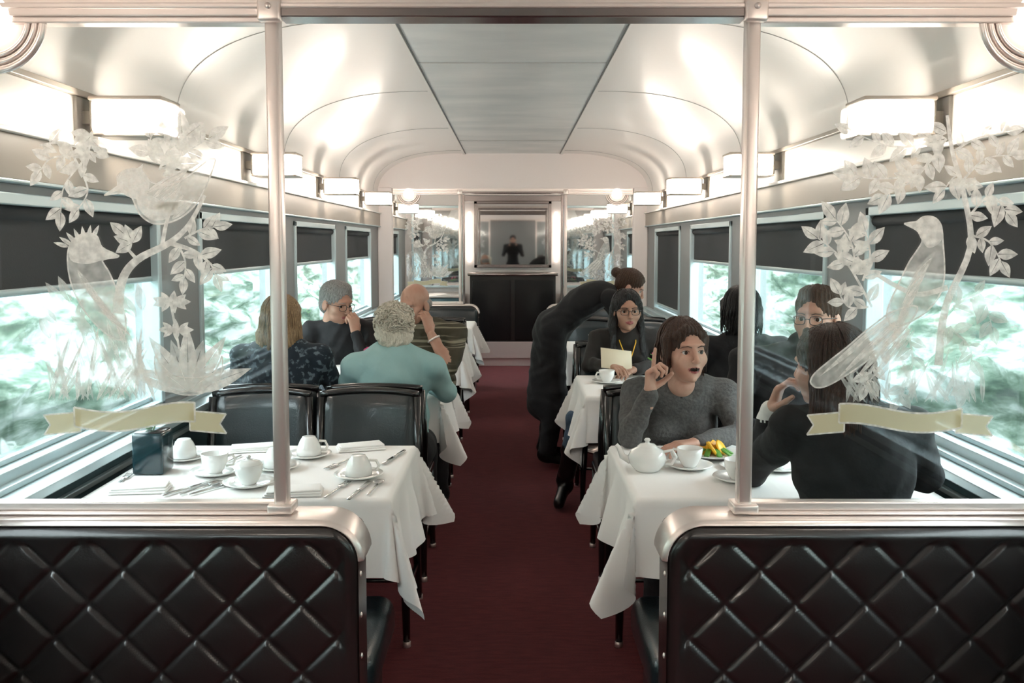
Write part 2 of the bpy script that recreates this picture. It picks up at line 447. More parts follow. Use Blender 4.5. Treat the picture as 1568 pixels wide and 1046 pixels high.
# upper bird: head left, spread wing and tail up to the right
A.poly([(165,300),(186,290),(186,272),(200,262),(222,262),(234,278),(262,285),(295,270),(320,250),(335,248),(318,290),(300,318),(272,338),(240,343),(218,328),(208,305),(196,296)],0,0,outline=2.5)
A.poly([(186,290),(188,272),(200,262),(222,262),(234,278),(228,300),(208,305)],1,1)
A.poly([(212,262),(226,252),(222,266)],1,1,False)
for i in range(9): A.leaf(226+i*5,298+i*4,30+i*4,88-i*7,10,1 if i%2==0 else 0,2)
for i in range(6): A.leaf(222+i*9,316+i*4,5+i*7,48,10,1,3)
A.poly([(214,300),(236,300),(262,318),(262,334),(238,338),(220,324)],1,2)
A.line([(165,300),(188,288)],2,8,1,2)
# lower bird with crest
A.poly([(185,392),(160,380),(152,362),(132,358),(112,372),(106,400),(112,440),(132,480),(160,510),(185,520),(192,490),(182,450),(168,415),(160,398)],0,0,outline=2.5)
A.poly([(185,393),(160,378),(152,362),(132,358),(112,372),(110,398),(135,404),(160,398)],1,1)
for i in range(7): A.leaf(144-i*6,366+i*2,62+i*17,24,7,1,1)
for i in range(10): A.leaf(116+i*4,406+i*7,-62+i*2,66,10,1 if i%2 else 0,2)
for i in range(5): A.leaf(156+i*6,488,-80+i*4,95,9,1 if i%2 else 0,1)
# flower bowl, blossom and grasses
for i in range(9): A.leaf(285,600,20+i*17.5,84 if i%2 else 104,28,0 if i%2 else 1,1+i%2)
A.poly([(235,545),(262,575),(320,575),(338,545),(330,590),(285,606),(243,590)],0,0,outline=2)
for i in range(9): A.leaf(262+6*math.cos(i*.7),462+6*math.sin(i*.7),i*40,24,12,1,1)
for i in range(8): A.leaf(268+6*math.cos(i*.8),505+5*math.sin(i*.8),i*45,22,10,1,2)
A.line([(262,470),(270,520),(280,590)],4,3,1)
for i in range(34):
    x=68+i*5.0;A.leaf(x,615,90+random.uniform(-38,38),random.uniform(60,130),8,i%3==0,1+(i%2))
for i in range(14):
    x=75+i*11;A.leaf(x,500+random.uniform(-40,40),random.uniform(60,150),44,16,0,1)
banner(A,60,342,620,668)
ART_L=A.mesh('etched_birds_left',[M['etch'],M['etchb'],M['banner']])
random.seed(5)
A=Art()
A.sprig([(1440,205),(1400,225),(1350,225),(1298,205)],11,30,16,4,1,50)
A.sprig([(1440,215),(1400,265),(1340,275),(1300,270)],11,32,19,4,1,50)
A.sprig([(1420,240),(1395,275),(1350,300)],8,30,17)
A.line([(1440,560),(1448,470),(1482,380),(1470,300),(1450,235),(1440,180)],13,5,1)
A.sprig([(1450,235),(1485,215),(1530,205)],6,29,16);A.sprig([(1465,280),(1500,245),(1540,240)],8,30,16)
A.sprig([(1480,330),(1510,300),(1535,325)],8,30,17);A.sprig([(1480,360),(1510,370),(1530,400)],7,29,16,4,1)
A.sprig([(1480,300),(1460,270),(1440,290)],5,29,15)
A.line([(1340,420),(1400,450),(1450,440)],6,9,1)
A.sprig([(1335,470),(1300,410),(1270,380),(1250,365)],9,32,17);A.sprig([(1310,420),(1300,370),(1275,335)],8,34,18);A.sprig([(1320,430),(1330,390),(1322,355)],6,32,17)
A.sprig([(1460,470),(1500,450),(1520,500)],9,30,16,4,0);A.sprig([(1455,500),(1490,540),(1480,600)],9,30,16,4,0)
A.sprig([(1330,470),(1300,470),(1285,450)],5,29,16)
A.poly([(1380,343),(1398,340),(1408,333),(1424,333),(1436,345),(1440,372),(1444,420),(1436,455),(1408,485),(1370,500),(1358,478),(1372,440),(1390,400),(1408,370),(1398,352)],0,0,outline=2.5)
A.poly([(1380,343),(1398,340),(1408,333),(1424,333),(1436,345),(1438,368),(1420,380),(1408,368),(1398,352)],1,1)
A.poly([(1360,480),(1404,470),(1380,510),(1320,560),(1268,592),(1246,590),(1250,572),(1300,530)],0,0,outline=2.5)
for i in range(10): A.leaf(1428-i*4,386+i*9,232+i*1.5,64,11,1 if i%2 else 0,2)
for i in range(8): A.leaf(1374+i*4,476+i*4,221+i*2.0,155-i*8,11,1 if i%2==0 else 0,2)
A.sprig([(1380,500),(1350,540),(1330,590)],8,28,15,4,1);A.sprig([(1390,500),(1400,560),(1380,610)],8,28,15,4,0)
for i in range(22):
    x=1300+i*10;A.leaf(x,618,90+random.uniform(-38,38),random.uniform(40,95),8,0,1+(i%2))
banner(A,1240,1527,622,670,-1)
ART_R=A.mesh('etched_bird_right',[M['etch'],M['etchb'],M['banner']])

def partition(y):
    g=group('glass_partition',(0,y,0))
    xo=1.395 if y<5 else 1.245
    f=MB()
    f.box(-xo,xo,-.028,.028,2.012,2.062,0)
    f.box(-xo,xo,-.036,.036,2.028,2.040,0)
    for sx in (-1,1):
        f.box(sx*.545,sx*xo,-.022,.022,1.998,2.012,0)
        f.box(sx*.555,sx*xo,-.016,.016,.868,.888,0); f.box(sx*.555,sx*xo,-.03,.03,.861,.868,0)
    f.box(-.53,.53,-.034,.034,2.008,2.03,1)
    f.obj('rails',[M['steel'],M['steel_d']],g,bevel=.003)
    p=MB()
    for sx in (-1,1):
        p.rbox(sx*.549-.016,sx*.549+.016,-.02,.02,.868,2.02,.006,0)
        p.rbox(sx*.549-.026,sx*.549+.026,-.045,-.02,1.998,2.05,.006,0)
        p.cyl((sx*.549,-.05,2.03),(sx*.549,-.044,2.03),.007,.007,0)
        p.rbox(sx*.549-.03,sx*.549+.03,-.032,.032,.862,.885,.005,0)
    p.obj('posts',[M['steel']],g)
    c=MB();cx=1.19 if y<5 else 1.08
    for sx in (-1,1):
        for r,rr in ((.118,.009),(.100,.007),(.084,.007)):
            c.tube([(sx*cx+r*math.cos(a),-.01,2.012+r*math.sin(a)) for a in np.linspace(pi,2*pi,26)],rr,0,8)
        c.add([(sx*cx,-.004,2.012)]+[(sx*cx+.11*math.cos(a),-.004,2.012+.11*math.sin(a)) for a in np.linspace(pi,2*pi,26)],[(0,i,i+1) for i in range(1,26)],1)
    c.obj('corner_mouldings',[M['steel'],M['white']],g)
    l=MB()
    for sx in (-1,1):
        T=Matrix.Translation((sx*cx,-.015,2.012))@Matrix.Rotation(pi/2,4,'X')
        l.lathe([(0,.035),(.03,.03),(.05,.015),(.056,0),(.0,0)],mi=0,T=T)
    l.obj('round_lights',[M['strip']],g)
    q=MB()
    for sx in (-1,1): q.box(sx*.556,sx*(xo-.01),-.001,.001,.885,2.0)
    q.obj('panes',[M['glass']],g)
    inst('etched_artwork_left',ART_L,g);inst('etched_artwork_right',ART_R,g)
    return g
partition(PN);partition(PF)

# ------------------------------------------------------------------ booths
def booth(sx,y,face):
    """face=+1 : seat extends to +y, quilted rear faces -y"""
    g=group('booth_seat',(0,y,0))
    x1=1.39 if y<5 else 1.24;x0=.36;zt=.845;r=.085;rows=150;cols=220;per=.165
    vs=[];fs=[]
    for j in range(rows+1):
        z=.06+(zt-.06)*j/rows
        xi=x0 if z<zt-r else x0+r-math.sqrt(max(r*r-(z-(zt-r))**2,0))
        for i in range(cols+1):
            x=xi+(x1-xi)*i/cols
            a=(x+z)/per;bb=(x-z)/per
            fa=abs(math.sin(pi*a));fb=abs(math.sin(pi*bb))
            ga=min(1,fa/.30);gb_=min(1,fb/.30);ga=ga*ga*(3-2*ga);gb_=gb_*gb_*(3-2*gb_)
            # grooves along both diagonals; crossings are not deeper than the lines
            pad=.0060*min(ga,gb_)+.0055*fa*fb
            edge=min(x-xi,zt-z)
            m=min(max((edge-.030)/.015,0),1)
            roll=.012*math.sin(min(edge/.030,1)*pi/2) if edge<.030 else .012
            hgt=roll*(1-m)+m*pad
            if edge<.001: hgt=-.004
            vs.append((sx*x,-face*(.06+hgt),z))
    for j in range(rows):
        for i in range(cols):
            q=[j*(cols+1)+i,j*(cols+1)+i+1,(j+1)*(cols+1)+i+1,(j+1)*(cols+1)+i]
            if sx*face<0:q=q[::-1]
            fs.append(q)
    MB().add(vs,fs,0,True).obj('quilted_back',[M['leather_b']],g)
    path=[(x0,.04)]+[(x0,zt-r)]+[(x0+r-r*math.cos(a),zt-r+r*math.sin(a)) for a in np.linspace(0,pi/2,12)][1:]+[(x1,zt)]
    n=len(path)
    vs=[(sx*x,-face*.062,z) for x,z in path]+[(sx*x,face*.05,z) for x,z in path]
    c=MB();c.add(vs,[(i,i+1,n+i+1,n+i) for i in range(n-1)],0,True)
    vs=[(sx*x,face*.05,z) for x,z in path]+[(sx*x1,face*.05,.04)];c.add(vs,[tuple(range(len(vs)))],0)
    c.obj('back_core',[M['leather_b']],g)
    top=path[1:];cap_=MB()
    secs=[]
    nn=len(top)
    for i,(x,z) in enumerate(top):
        a=top[max(i-1,0)];b_=top[min(i+1,nn-1)];d=np.array([b_[0]-a[0],b_[1]-a[1]]);d/=np.linalg.norm(d);nrm=np.array([-d[1],d[0]])
        for (o,yy) in ((0,-.068),(.014,-.060),(.014,.056),(0,.064)):
            secs.append((sx*(x+nrm[0]*o),face*yy,z+nrm[1]*o))
    ff=[]
    for i in range(nn-1):
        for k in range(4):
            ff.append((i*4+k,(i+1)*4+k,(i+1)*4+(k+1)%4,i*4+(k+1)%4))
    ff+= [(0,1,2,3),tuple((nn-1)*4+k for k in (3,2,1,0))]
    cap_.add(secs,ff,0,True);cap_.obj('metal_cap',[M['steel']],g,bevel=.003)
    st=MB()
    for z in np.linspace(.12,.72,7): st.lathe([(0,.004),(.006,.002),(.007,0)],mi=0,seg=10,T=Matrix.Translation((sx*(x0-.0),-face*.03,z))@Matrix.Rotation(-sx*pi/2,4,'Y'))
    st.obj('studs',[M['steel']],g)
    s=MB();s.rbox(sx*.345,sx*1.24,*sorted((face*.05,face*.50)),.34,.47,.045,0,4)
    s.rbox(sx*.37,sx*1.24,*sorted((face*.05,face*.13)),.42,.82,.03,0,4)
    s.obj('seat_cushion',[M['leather']],g)
    s=MB();s.box(sx*.38,sx*1.24,*sorted((face*.06,face*.44)),.0,.34,0);s.obj('seat_base',[M['dark']],g,bevel=.005)
for sx in (-1,1): booth(sx,PN,1); booth(sx,PF,-1)

# ------------------------------------------------------------------ chair
def chair_mesh():
    c=MB()
    c.rbox(-.215,.215,-.20,.215,.40,.435,.01,1);c.rbox(-.21,.21,-.20,.21,.43,.485,.022,0,4)
    for x in (-1,1):
        c.tube([(x*.19,.19,.41),(x*.20,.20,.2),(x*.205,.215,0)],[.021,.017,.013],1,8)
        c.tube([(x*.20,-.255,.86),(x*.205,-.235,.65),(x*.20,-.20,.44),(x*.20,-.205,.2),(x*.205,-.245,0)],[.017,.02,.021,.017,.013],1,8)
        c.cyl((x*.198,.19,.17),(x*.20,-.205,.17),.009,.009,1,8)
        c.lathe([(0,0),(.015,0),(.015,.02),(0,.022)],(x*.205,.215,0),2,8);c.lathe([(0,0),(.015,0),(.015,.02),(0,.022)],(x*.205,-.245,0),2,8)
    c.cyl((-.198,0,.17),(.198,0,.17),.008,.008,1,8)
    def surf(off,w,z0,z1,n=12,m=8):
        vs=[]
        for j in range(m+1):
            for i in range(n+1):
                u=i/n*2-1;v=j/m
                z=z0+(z1-z0)*v
                rr=(max(0,abs(u)-.86)/.14)**2
                z=(z-(z0+z1)/2)*(1-.12*rr)+(z0+z1)/2+.014*(1-u*u)*v
                edge=min(1-abs(u),min(v,1-v)*1.4);puff=min(1,(max(edge,0)/.12))**.5
                y=-.21-.055*(z-.45)/.4-.025*(1-u*u)+off*puff
                vs.append((u*w,y,z))
        return vs
    n,m=14,10
    for off,fl in ((.026,True),(-.026,False)):
        vs=surf(off,.20,.53,.868,n,m);fs=[]
        for j in range(m):
            for i in range(n):
                q=[j*(n+1)+i,j*(n+1)+i+1,(j+1)*(n+1)+i+1,(j+1)*(n+1)+i];fs.append(q[::-1] if fl else q)
        c.add(vs,fs,0,True)
    c.tube([(u*.205,-.265-.025*(1-u*u),.868+.014*(1-u*u)) for u in np.linspace(-1,1,13)],.015,1,8)
    c.tube([(u*.205,-.222-.025*(1-u*u),.53) for u in np.linspace(-1,1,9)],.011,1,8)
    return c.mesh('dining_chair_mesh',[M['leather'],M['lacquer'],M['steel']])
CH=chair_mesh()
TY=[2.97,4.76,6.55,8.34];CX=(.60,1.05)
for i,ty in enumerate(TY):
    for sx in (-1,1):
        for cx in CX:
            if i>0:
                g=group('dining_chair',(sx*cx,ty-.35-.20,0),0);inst('frame_and_cushions',CH,g)
            if i<3:
                g=group('dining_chair',(sx*cx,ty+.35+.20,0),pi);inst('frame_and_cushions',CH,g)

# ------------------------------------------------------------------ tables with cloths
def cloth_mesh(seed):
    r=random.Random(seed);w,d=.90,.70
    ox0,ox1,oy=.27,.02,.23   # aisle side, wall side, near/far
    c=MB();nu,nv=84,76
    us=np.linspace(-w/2-ox0,w/2+ox1,nu);vv=np.linspace(-d/2-oy,d/2+oy,nv)
    ph=[r.uniform(0,6.28) for _ in range(8)];vs=[]
    for v in vv:
        for u in us:
            px=min(max(u,-w/2),w/2);py=min(max(v,-d/2),d/2);dx=u-px;dy=v-py;L=math.hypot(dx,dy)
            if L<1e-9:
                vs.append((u,v,.756));continue
            ex,ey=dx/L,dy/L;ang=math.atan2(abs(dy),abs(dx))
            s=px*1.0+py*1.3
            base=.10+.10*math.sin(13*s+ph[0])*min(1,L/.12)+.06*math.sin(29*s+ph[1])*min(1,L/.12)
            cn=math.sin(2*ang) if (abs(dx)>1e-9 and abs(dy)>1e-9) else 0
            tilt=base*(1-cn)+cn*(.30+.22*math.cos(ang*10+ph[2]))
            if dx>0: tilt=min(tilt,.10) if cn==0 else tilt*.35
            rnd=.010
            out=L*math.sin(tilt)+min(L,rnd)*.5;z=.756-max(0,L-rnd*.4)*math.cos(tilt)
            if cn>0:
                tw=.02*math.sin(ang*8+ph[3])*L/.3
            else: tw=.012*math.sin(17*s+ph[4])*min(1,L/.15)
            vs.append((px+ex*out-ey*tw,py+ey*out+ex*tw,z))
    fs=[(j*nu+i,j*nu+i+1,(j+1)*nu+i+1,(j+1)*nu+i) for j in range(nv-1) for i in range(nu-1)]
    c.add(vs,fs,0,True)
    return c.mesh('tablecloth_mesh',[M['cloth']])
tb=MB();tb.box(-.45,.45,-.35,.35,.722,.752,0)
tb.cyl((-.1,0,.02),(-.1,0,.73),.035,.03,1,16);tb.lathe([(0,0),(.2,0),(.2,.012),(.05,.03),(.035,.06)],(-.1,0,0),1,24);tb.box(.40,.45,-.3,.3,.60,.725,1)
TB=tb.mesh('table_frame_mesh',[M['dark'],M['steel_d']])
CL=[cloth_mesh(s) for s in (1,2,3)]
TX=.81
for i,ty in enumerate(TY):
    for sx in (-1,1):
        g=group('dining_table',(sx*TX,ty,0))
        for nm,me in (('table_frame',TB),('tablecloth',CL[(i+(sx>0))%3])):
            o=inst(nm,me,g)
            o.scale=(1,1,1) if sx>0 else (-1,1,1)

# ------------------------------------------------------------------ tableware
def cup_mesh(lid=False):
    c=MB();c.lathe([(0,.002),(.022,0),(.024,.004),(.030,.012),(.040,.035),(.043,.062),(.0405,.062),(.037,.035),(.026,.014),(0,.012)])
    c.tube([(.038,0,.05),(.056,0,.052),(.064,0,.038),(.056,0,.02),(.034,0,.018)],.0045,0,8)
    if lid: c.lathe([(.042,.060),(.036,.068),(.018,.074),(.007,.076),(.006,.080),(.008,.084),(.005,.088),(0,.089)])
    return c
def saucer(c,z=0): c.lathe([(0,z+.004),(.035,z+.002),(.04,z),(.06,z+.006),(.078,z+.014),(.077,z+.016),(.058,z+.010),(.03,z+.006),(0,z+.006)]);return c
c=cup_mesh();[c.v.__setitem__(i,(p[0],p[1],p[2]+.006)) for i,p in enumerate(c.v)];saucer(c);CUP=c.mesh('cup_mesh',[M['china']])
c=cup_mesh(True);[c.v.__setitem__(i,(p[0],p[1],p[2]+.006)) for i,p in enumerate(c.v)];saucer(c);POT=c.mesh('pot_mesh',[M['china']])
c=cup_mesh();[c.v.__setitem__(i,(p[0],p[1],.072-p[2])) for i,p in enumerate(c.v)];saucer(c);ICUP=c.mesh('inverted_cup_mesh',[M['china']])
c=MB();c.lathe([(0,.0),(.04,0),(.045,.006),(.062,.03),(.066,.055),(.055,.08),(.035,.092),(.034,.096),(.025,.104),(.008,.108),(.007,.114),(.012,.12),(.007,.127),(0,.128)])
c.tube([(.055,0,.035),(.085,0,.05),(.098,0,.085),(.108,0,.095)],[.016,.012,.008,.008],0,10)
c.tube([(-.052,0,.075),(-.085,0,.085),(-.098,0,.06),(-.085,0,.03),(-.06,0,.028)],.006,0,8);TEAPOT=c.mesh('teapot_mesh',[M['china']])
c=MB();c.lathe([(0,.004),(.06,.002),(.07,.0),(.10,.012),(.118,.018),(.117,.021),(.098,.015),(.06,.008),(0,.008)],seg=40);PLATE=c.mesh('plate_mesh',[M['china']])
def cutl(kind):
    c=MB()
    if kind=='fork':
        c.rbox(-.004,.004,-.09,.03,.002,.006,.0018,0,2);c.rbox(-.011,.011,.03,.055,.003,.007,.002,0,2)
        for x in (-.009,-.003,.003,.009): c.rbox(x-.0016,x+.0016,.05,.095,.003,.006,.0008,0,1)
    elif kind=='knife':
        c.rbox(-.006,.006,-.10,0,.002,.008,.0025,0,2);c.rbox(-.008,.008,0,.11,.003,.006,.0012,0,2)
    else:
        c.rbox(-.004,.004,-.08,.04,.002,.006,.0018,0,2)
        c.lathe([(0,.001),(.012,.003),(.017,.009),(.0165,.0095),(.011,.005),(0,.003)],(0,0,0),0,20,T=Matrix.Translation((0,.06,0))@Matrix.Diagonal((1,1.5,1,1)))
    return c.mesh(kind+'_mesh',[M['silver']])
FORK,KNIFE,SPOON=cutl('fork'),cutl('knife'),cutl('spoon')
c=MB()
for lay in range(3):
    c.rbox(-.085+.004*lay,.085-.003*lay,-.045+.004*lay,.045-.003*lay,.001+.006*lay,.007+.006*lay,.0028,0,2,T=Matrix.Rotation(.05*lay,4,'Z'))
NAP=c.mesh('napkin_mesh',[M['cloth']])
def put(name,me,x,y,rz=0,z=.757):
    g=group(name,(x,y,z),rz);inst('body',me,g);return g
put('coffee_cup',ICUP,-1.13,3.10,2.4);put('creamer_jug',CUP,-.96,2.90,.4);put('lidded_pot',POT,-.81,2.76,2);put('coffee_cup',ICUP,-.78,2.97,1);put('coffee_cup',ICUP,-.71,3.14,.3)
put('coffee_cup',ICUP,-.49,2.86,.2)
put('napkin',NAP,-.55,3.26,.3);put('napkin',NAP,-.93,3.24,.2);put('napkin',NAP,-1.12,2.70,.1);put('napkin',NAP,-.65,2.665,.1)
for (k,x,y,r) in ((FORK,-1.22,2.80,.1),(KNIFE,-.98,2.72,-.5),(SPOON,-.945,2.715,-.5),(SPOON,-.91,2.71,-.6),(FORK,-.53,2.70,-.2),(KNIFE,-.46,2.69,-.15),(SPOON,-.42,2.72,-.1),
                  (FORK,-.58,3.04,2.8),(KNIFE,-.41,3.12,2.9),(FORK,-.97,3.06,2.9)):
    put({FORK:'fork',KNIFE:'knife',SPOON:'spoon'}[k],k,x,y,r)
g=put('teapot',TEAPOT,.44,2.95,2.9);g.scale=(.95,.95,.84)
put('coffee_cup',CUP,.585,2.98,2.6);put('coffee_cup',CUP,.705,2.82,0);put('coffee_cup',CUP,.87,2.96,1)
g=put('fruit_plate',PLATE,.70,3.15)
c=MB()
for i,(x,y,a) in enumerate(((-.03,.0,0),(0,.01,.5),(.028,.0,1.0),(-.01,-.02,1.7))):
    T=Matrix.Translation((x,y,.03))@Matrix.Rotation(a,4,'Z')@Matrix.Rotation(1.0,4,'X')
    c.lathe([(0,-.004),(.026,-.004),(.030,0),(.026,.004),(0,.004)],mi=0,seg=20,T=T)
for i in range(9):
    a=i*.7;T=Matrix.Translation((.05*math.cos(a),.035*math.sin(a),.016))@Matrix.Rotation(a,4,'Z')@Matrix.Rotation(.5,4,'Y')
    c.rbox(-.02,.02,-.01,.01,0,.006,.0028,1,2,T=T)
c.obj('fruit',[M['lemon'],M['green']],g)
g=put('pastry_plate',PLATE,.745,2.985);g.scale=(.5,.5,.5)
c=MB()
for i in range(3): c.rbox(-.035,.035,-.02+i*.02,.0+i*.02,.01,.035,.009,0,3,T=Matrix.Rotation(i*.4,4,'Z'))
c.obj('pastries',[M['pastry']],g)
def vase(x,y,fl,z=.757,big=False):
    g=group('flower_vase',(x,y,z));c=MB()
    if big: c.rbox(-.05,.05,-.05,.05,0,.135,.01,0,3);c.rbox(-.043,.043,-.043,.043,.132,.138,.002,1,1)
    else: c.lathe([(0,0),(.03,0),(.032,.01),(.026,.05),(.02,.09),(.028,.11),(.024,.11),(.016,.09),(0,.085)])
    c.obj('vase',[M['vase'],M['lacquer']],g)
    r=random.Random(int(x*100+y*10));c=MB();h0=.13 if big else .1
    for i in range(7 if not big else 5):
        a=r.uniform(0,6.28);l=r.uniform(.02,.05)*(1 if not big else .6);top=(l*math.cos(a),l*math.sin(a),h0+r.uniform(.02,.07)*(1 if not big else .4))
        c.tube([(0,0,h0-.02),(top[0]*.4,top[1]*.4,h0+.01),top],.0016,0,5)
        T=Matrix.Translation(top)@Euler((r.uniform(-.6,.6),r.uniform(-.6,.6),0)).to_matrix().to_4x4()
        for k in range(7):
            c.rbox(.001,.017,-.006,.006,0,.004,.0018,1,2,T=T@Matrix.Rotation(k*.9,4,'Z')@Matrix.Rotation(-.5,4,'Y'))
        c.rbox(-.02,.02,-.007,.007,-.03,-.027,.001,0,1,T=T)
    c.obj('flowers',[M['green'],fl],g)
vase(-1.17,2.93,M['green'],big=True)
vase(-.80,4.95,M['magenta']);vase(.80,4.95,M['magenta']);vase(-.75,6.6,M['magenta']);vase(.9,6.7,M['magenta']);vase(-1,8.4,M['magenta']);vase(1,8.4,M['magenta'])
for (x,y) in ((-1.05,4.6),(-.55,4.62),(-.95,5.0),(-.6,4.83),(1.0,4.62),(.50,4.83),(1.1,5.0),(-.6,6.4),(-.95,6.4),(-.6,6.75),(.6,6.72),(1.0,6.4),(-.6,8.2),(.6,8.2),(-.9,8.2),(.9,8.2)):
    put('coffee_cup',CUP,x,y,x*7)
put('napkin',NAP,-.5,6.58,1);put('napkin',NAP,.5,4.55,1.4)

# ------------------------------------------------------------------ lamps
lm=MB();lm.rbox(-.112,.112,-.078,.078,-.052,.052,.014,0,3)
LM=lm.mesh('lamp_shade_mesh',[M['lamp']])
for k in range(-3,5):
    for sx in (-1,1):
        y=3.0+1.79*k
        if y>PF: y+=.6
        g=group('wall_lamp',(sx*1.222,y,1.90))
        inst('shade',LM,g)
        f=MB()
        f.rbox(-.114,.114,-.080,.080,-.060,-.052,.003,0,1);f.rbox(-.117,.117,-.083,.083,.048,.062,.004,0,1)
        f.rbox(sx*.106,sx*.118,-.074,.074,-.05,.05,.004,1,1)  # opaque back plate added to cut the lamp's glow on the wall
        f.box(sx*.115,sx*.160,-.04,.04,-.02,.02,1);f.rbox(sx*.155,sx*.177,-.075,.075,-.085,.065,.004,1,2)
        f.obj('frame_and_bracket',[M['lampframe'],M['bracket']],g)

# ------------------------------------------------------------------ pantry beyond far partition
g=group('buffet_cabinet',(0,11.2,0))
c=MB();c.box(-.52,.52,-.12,.4,.10,1.10,0);c.box(-.50,.50,-.10,.4,0,.10,1);c.rbox(-.55,.55,-.15,.4,1.10,1.135,.008,2,2)
for x in (-.26,.26): c.box(x-.235,x+.235,-.13,-.12,.32,1.05,3)
c.box(-.52,.52,-.128,-.12,.10,.30,1);c.obj('cabinet',[M['dark'],M['steel'],M['steel_d'],M['lacquer']],g,bevel=.003)
g=group('wall_mirror',(0,11.86,0))
MB().box(-.46,.46,0,.01,1.22,2.0).obj('mirror_glass',[M['mirror']],g)
c=MB()
for a in ((-.50,-.46,1.18,2.04),(.46,.50,1.18,2.04)): c.box(a[0],a[1],-.02,.02,a[2],a[3])
c.box(-.5,.5,-.02,.02,1.18,1.22);c.box(-.5,.5,-.02,.02,2.0,2.04);c.obj('frame',[M['steel_d']],g,bevel=.004)
for sx in (-1,1):
    g=group('wall_light_strip',(sx*.56,11.86,0));MB().rbox(-.018,.018,-.03,.03,1.25,1.9,.01).obj('tube',[M['strip']],g)
    g=group('pantry_counter',(sx*.97,11.25,0));c=MB();c.box(-.32,.32,-.3,.6,.0,.84,0);c.rbox(-.33,.33,-.32,.6,.84,.87,.008,1,2)
    c.box(-.28,.28,-.31,-.30,.1,.78,2);c.obj('counter',[M['teal_dark'],M['steel'],M['dark']],g,bevel=.004)
    g=group('wall_mirror',(sx*.98,11.87,0));MB().box(-.30,.30,0,.01,.95,1.95).obj('mirror_glass',[M['mirror']],g)
    c=MB();c.box(-.33,-.30,-.01,.015,.92,1.98);c.box(.30,.33,-.01,.015,.92,1.98);c.box(-.33,.33,-.01,.015,1.95,1.98);c.box(-.33,.33,-.01,.015,.92,.95);c.obj('frame',[M['alu']],g,bevel=.003)
g=group('door_1',(0,PF,0));c=MB()
for sx in (-1,1): c.box(sx*.50,sx*.525,-.02,.02,0,2.0)
c.box(-.50,.50,-.02,.02,1.93,1.99);c.obj('door_frame',[M['steel_d']],g,bevel=.004)

# ------------------------------------------------------------------ people
def hair_mat(n,c,c2,r=.42): return mat('hair_'+n,c,r,0,.7,90,(6,6,.7),col2=c2,cscale=60,cstretch=(6,6,.5))
HB=hair_mat('blonde',(.48,.33,.18),(.20,.12,.06));HW=hair_mat('white',(.92,.87,.76),(.66,.60,.49),.6);HG=hair_mat('grey',(.42,.41,.40),(.13,.13,.13))
HBR=hair_mat('dark_brown',(.028,.011,.007),(.07,.030,.016));HK=hair_mat('black',(.005,.004,.005),(.014,.012,.014),.3);HM=hair_mat('brown',(.085,.038,.018),(.035,.015,.008))
HR=hair_mat('auburn',(.065,.024,.013),(.022,.008,.005))
def skin_mat(n,c):
    return mat('skin_'+n,c,.45,0,.12,140,col2=(c[0]*.90,c[1]*.80,c[2]*.78),cscale=16)
SK1=skin_mat('fair',(.58,.355,.27));SK2=skin_mat('ruddy',(.48,.28,.205));SK3=skin_mat('tan',(.44,.26,.185))
LIP=mat('lips',(.36,.10,.10),.35);EW=mat('eye_white',(.68,.67,.65),.2);IR=mat('iris_dark',(.03,.015,.010),.1)
def fab(n,c,c2=None,cs=8,b=.5,bs=18,r=.85,**k): return mat('fabric_'+n,c,r,0,b,bs,col2=c2,cscale=cs,sheen=.03,**k)
F_NAVY=fab('navy_paisley',(.010,.020,.032),(.11,.15,.18),44,.3,30,ramp=(.53,.60))
F_AQUA=fab('aqua_jacket',(.28,.47,.48),(.36,.55,.55),5);F_BLACK=fab('black',(.007,.007,.009));F_BLACK2=fab('charcoal',(.009,.010,.013))
F_BLUE=fab('steel_blue',(.05,.12,.16));F_OLIVE=fab('olive_stripe',(.05,.043,.025),(.24,.22,.16),9,cstretch=(.2,.2,6),ramp=(.56,.60))
F_GREY=fab('grey_sweater',(.075,.073,.073),(.115,.112,.112),90,.5,90);F_JEAN=fab('denim',(.04,.08,.14),(.07,.12,.18),50);F_PANT=fab('dark_trousers',(.012,.012,.015));F_WHITE=fab('white_shirt',(.8,.8,.78))
F_BROWN=fab('brown_jacket',(.016,.013,.012));SHOE=mat('shoe_leather',(.008,.008,.009),.3,coat=.3)

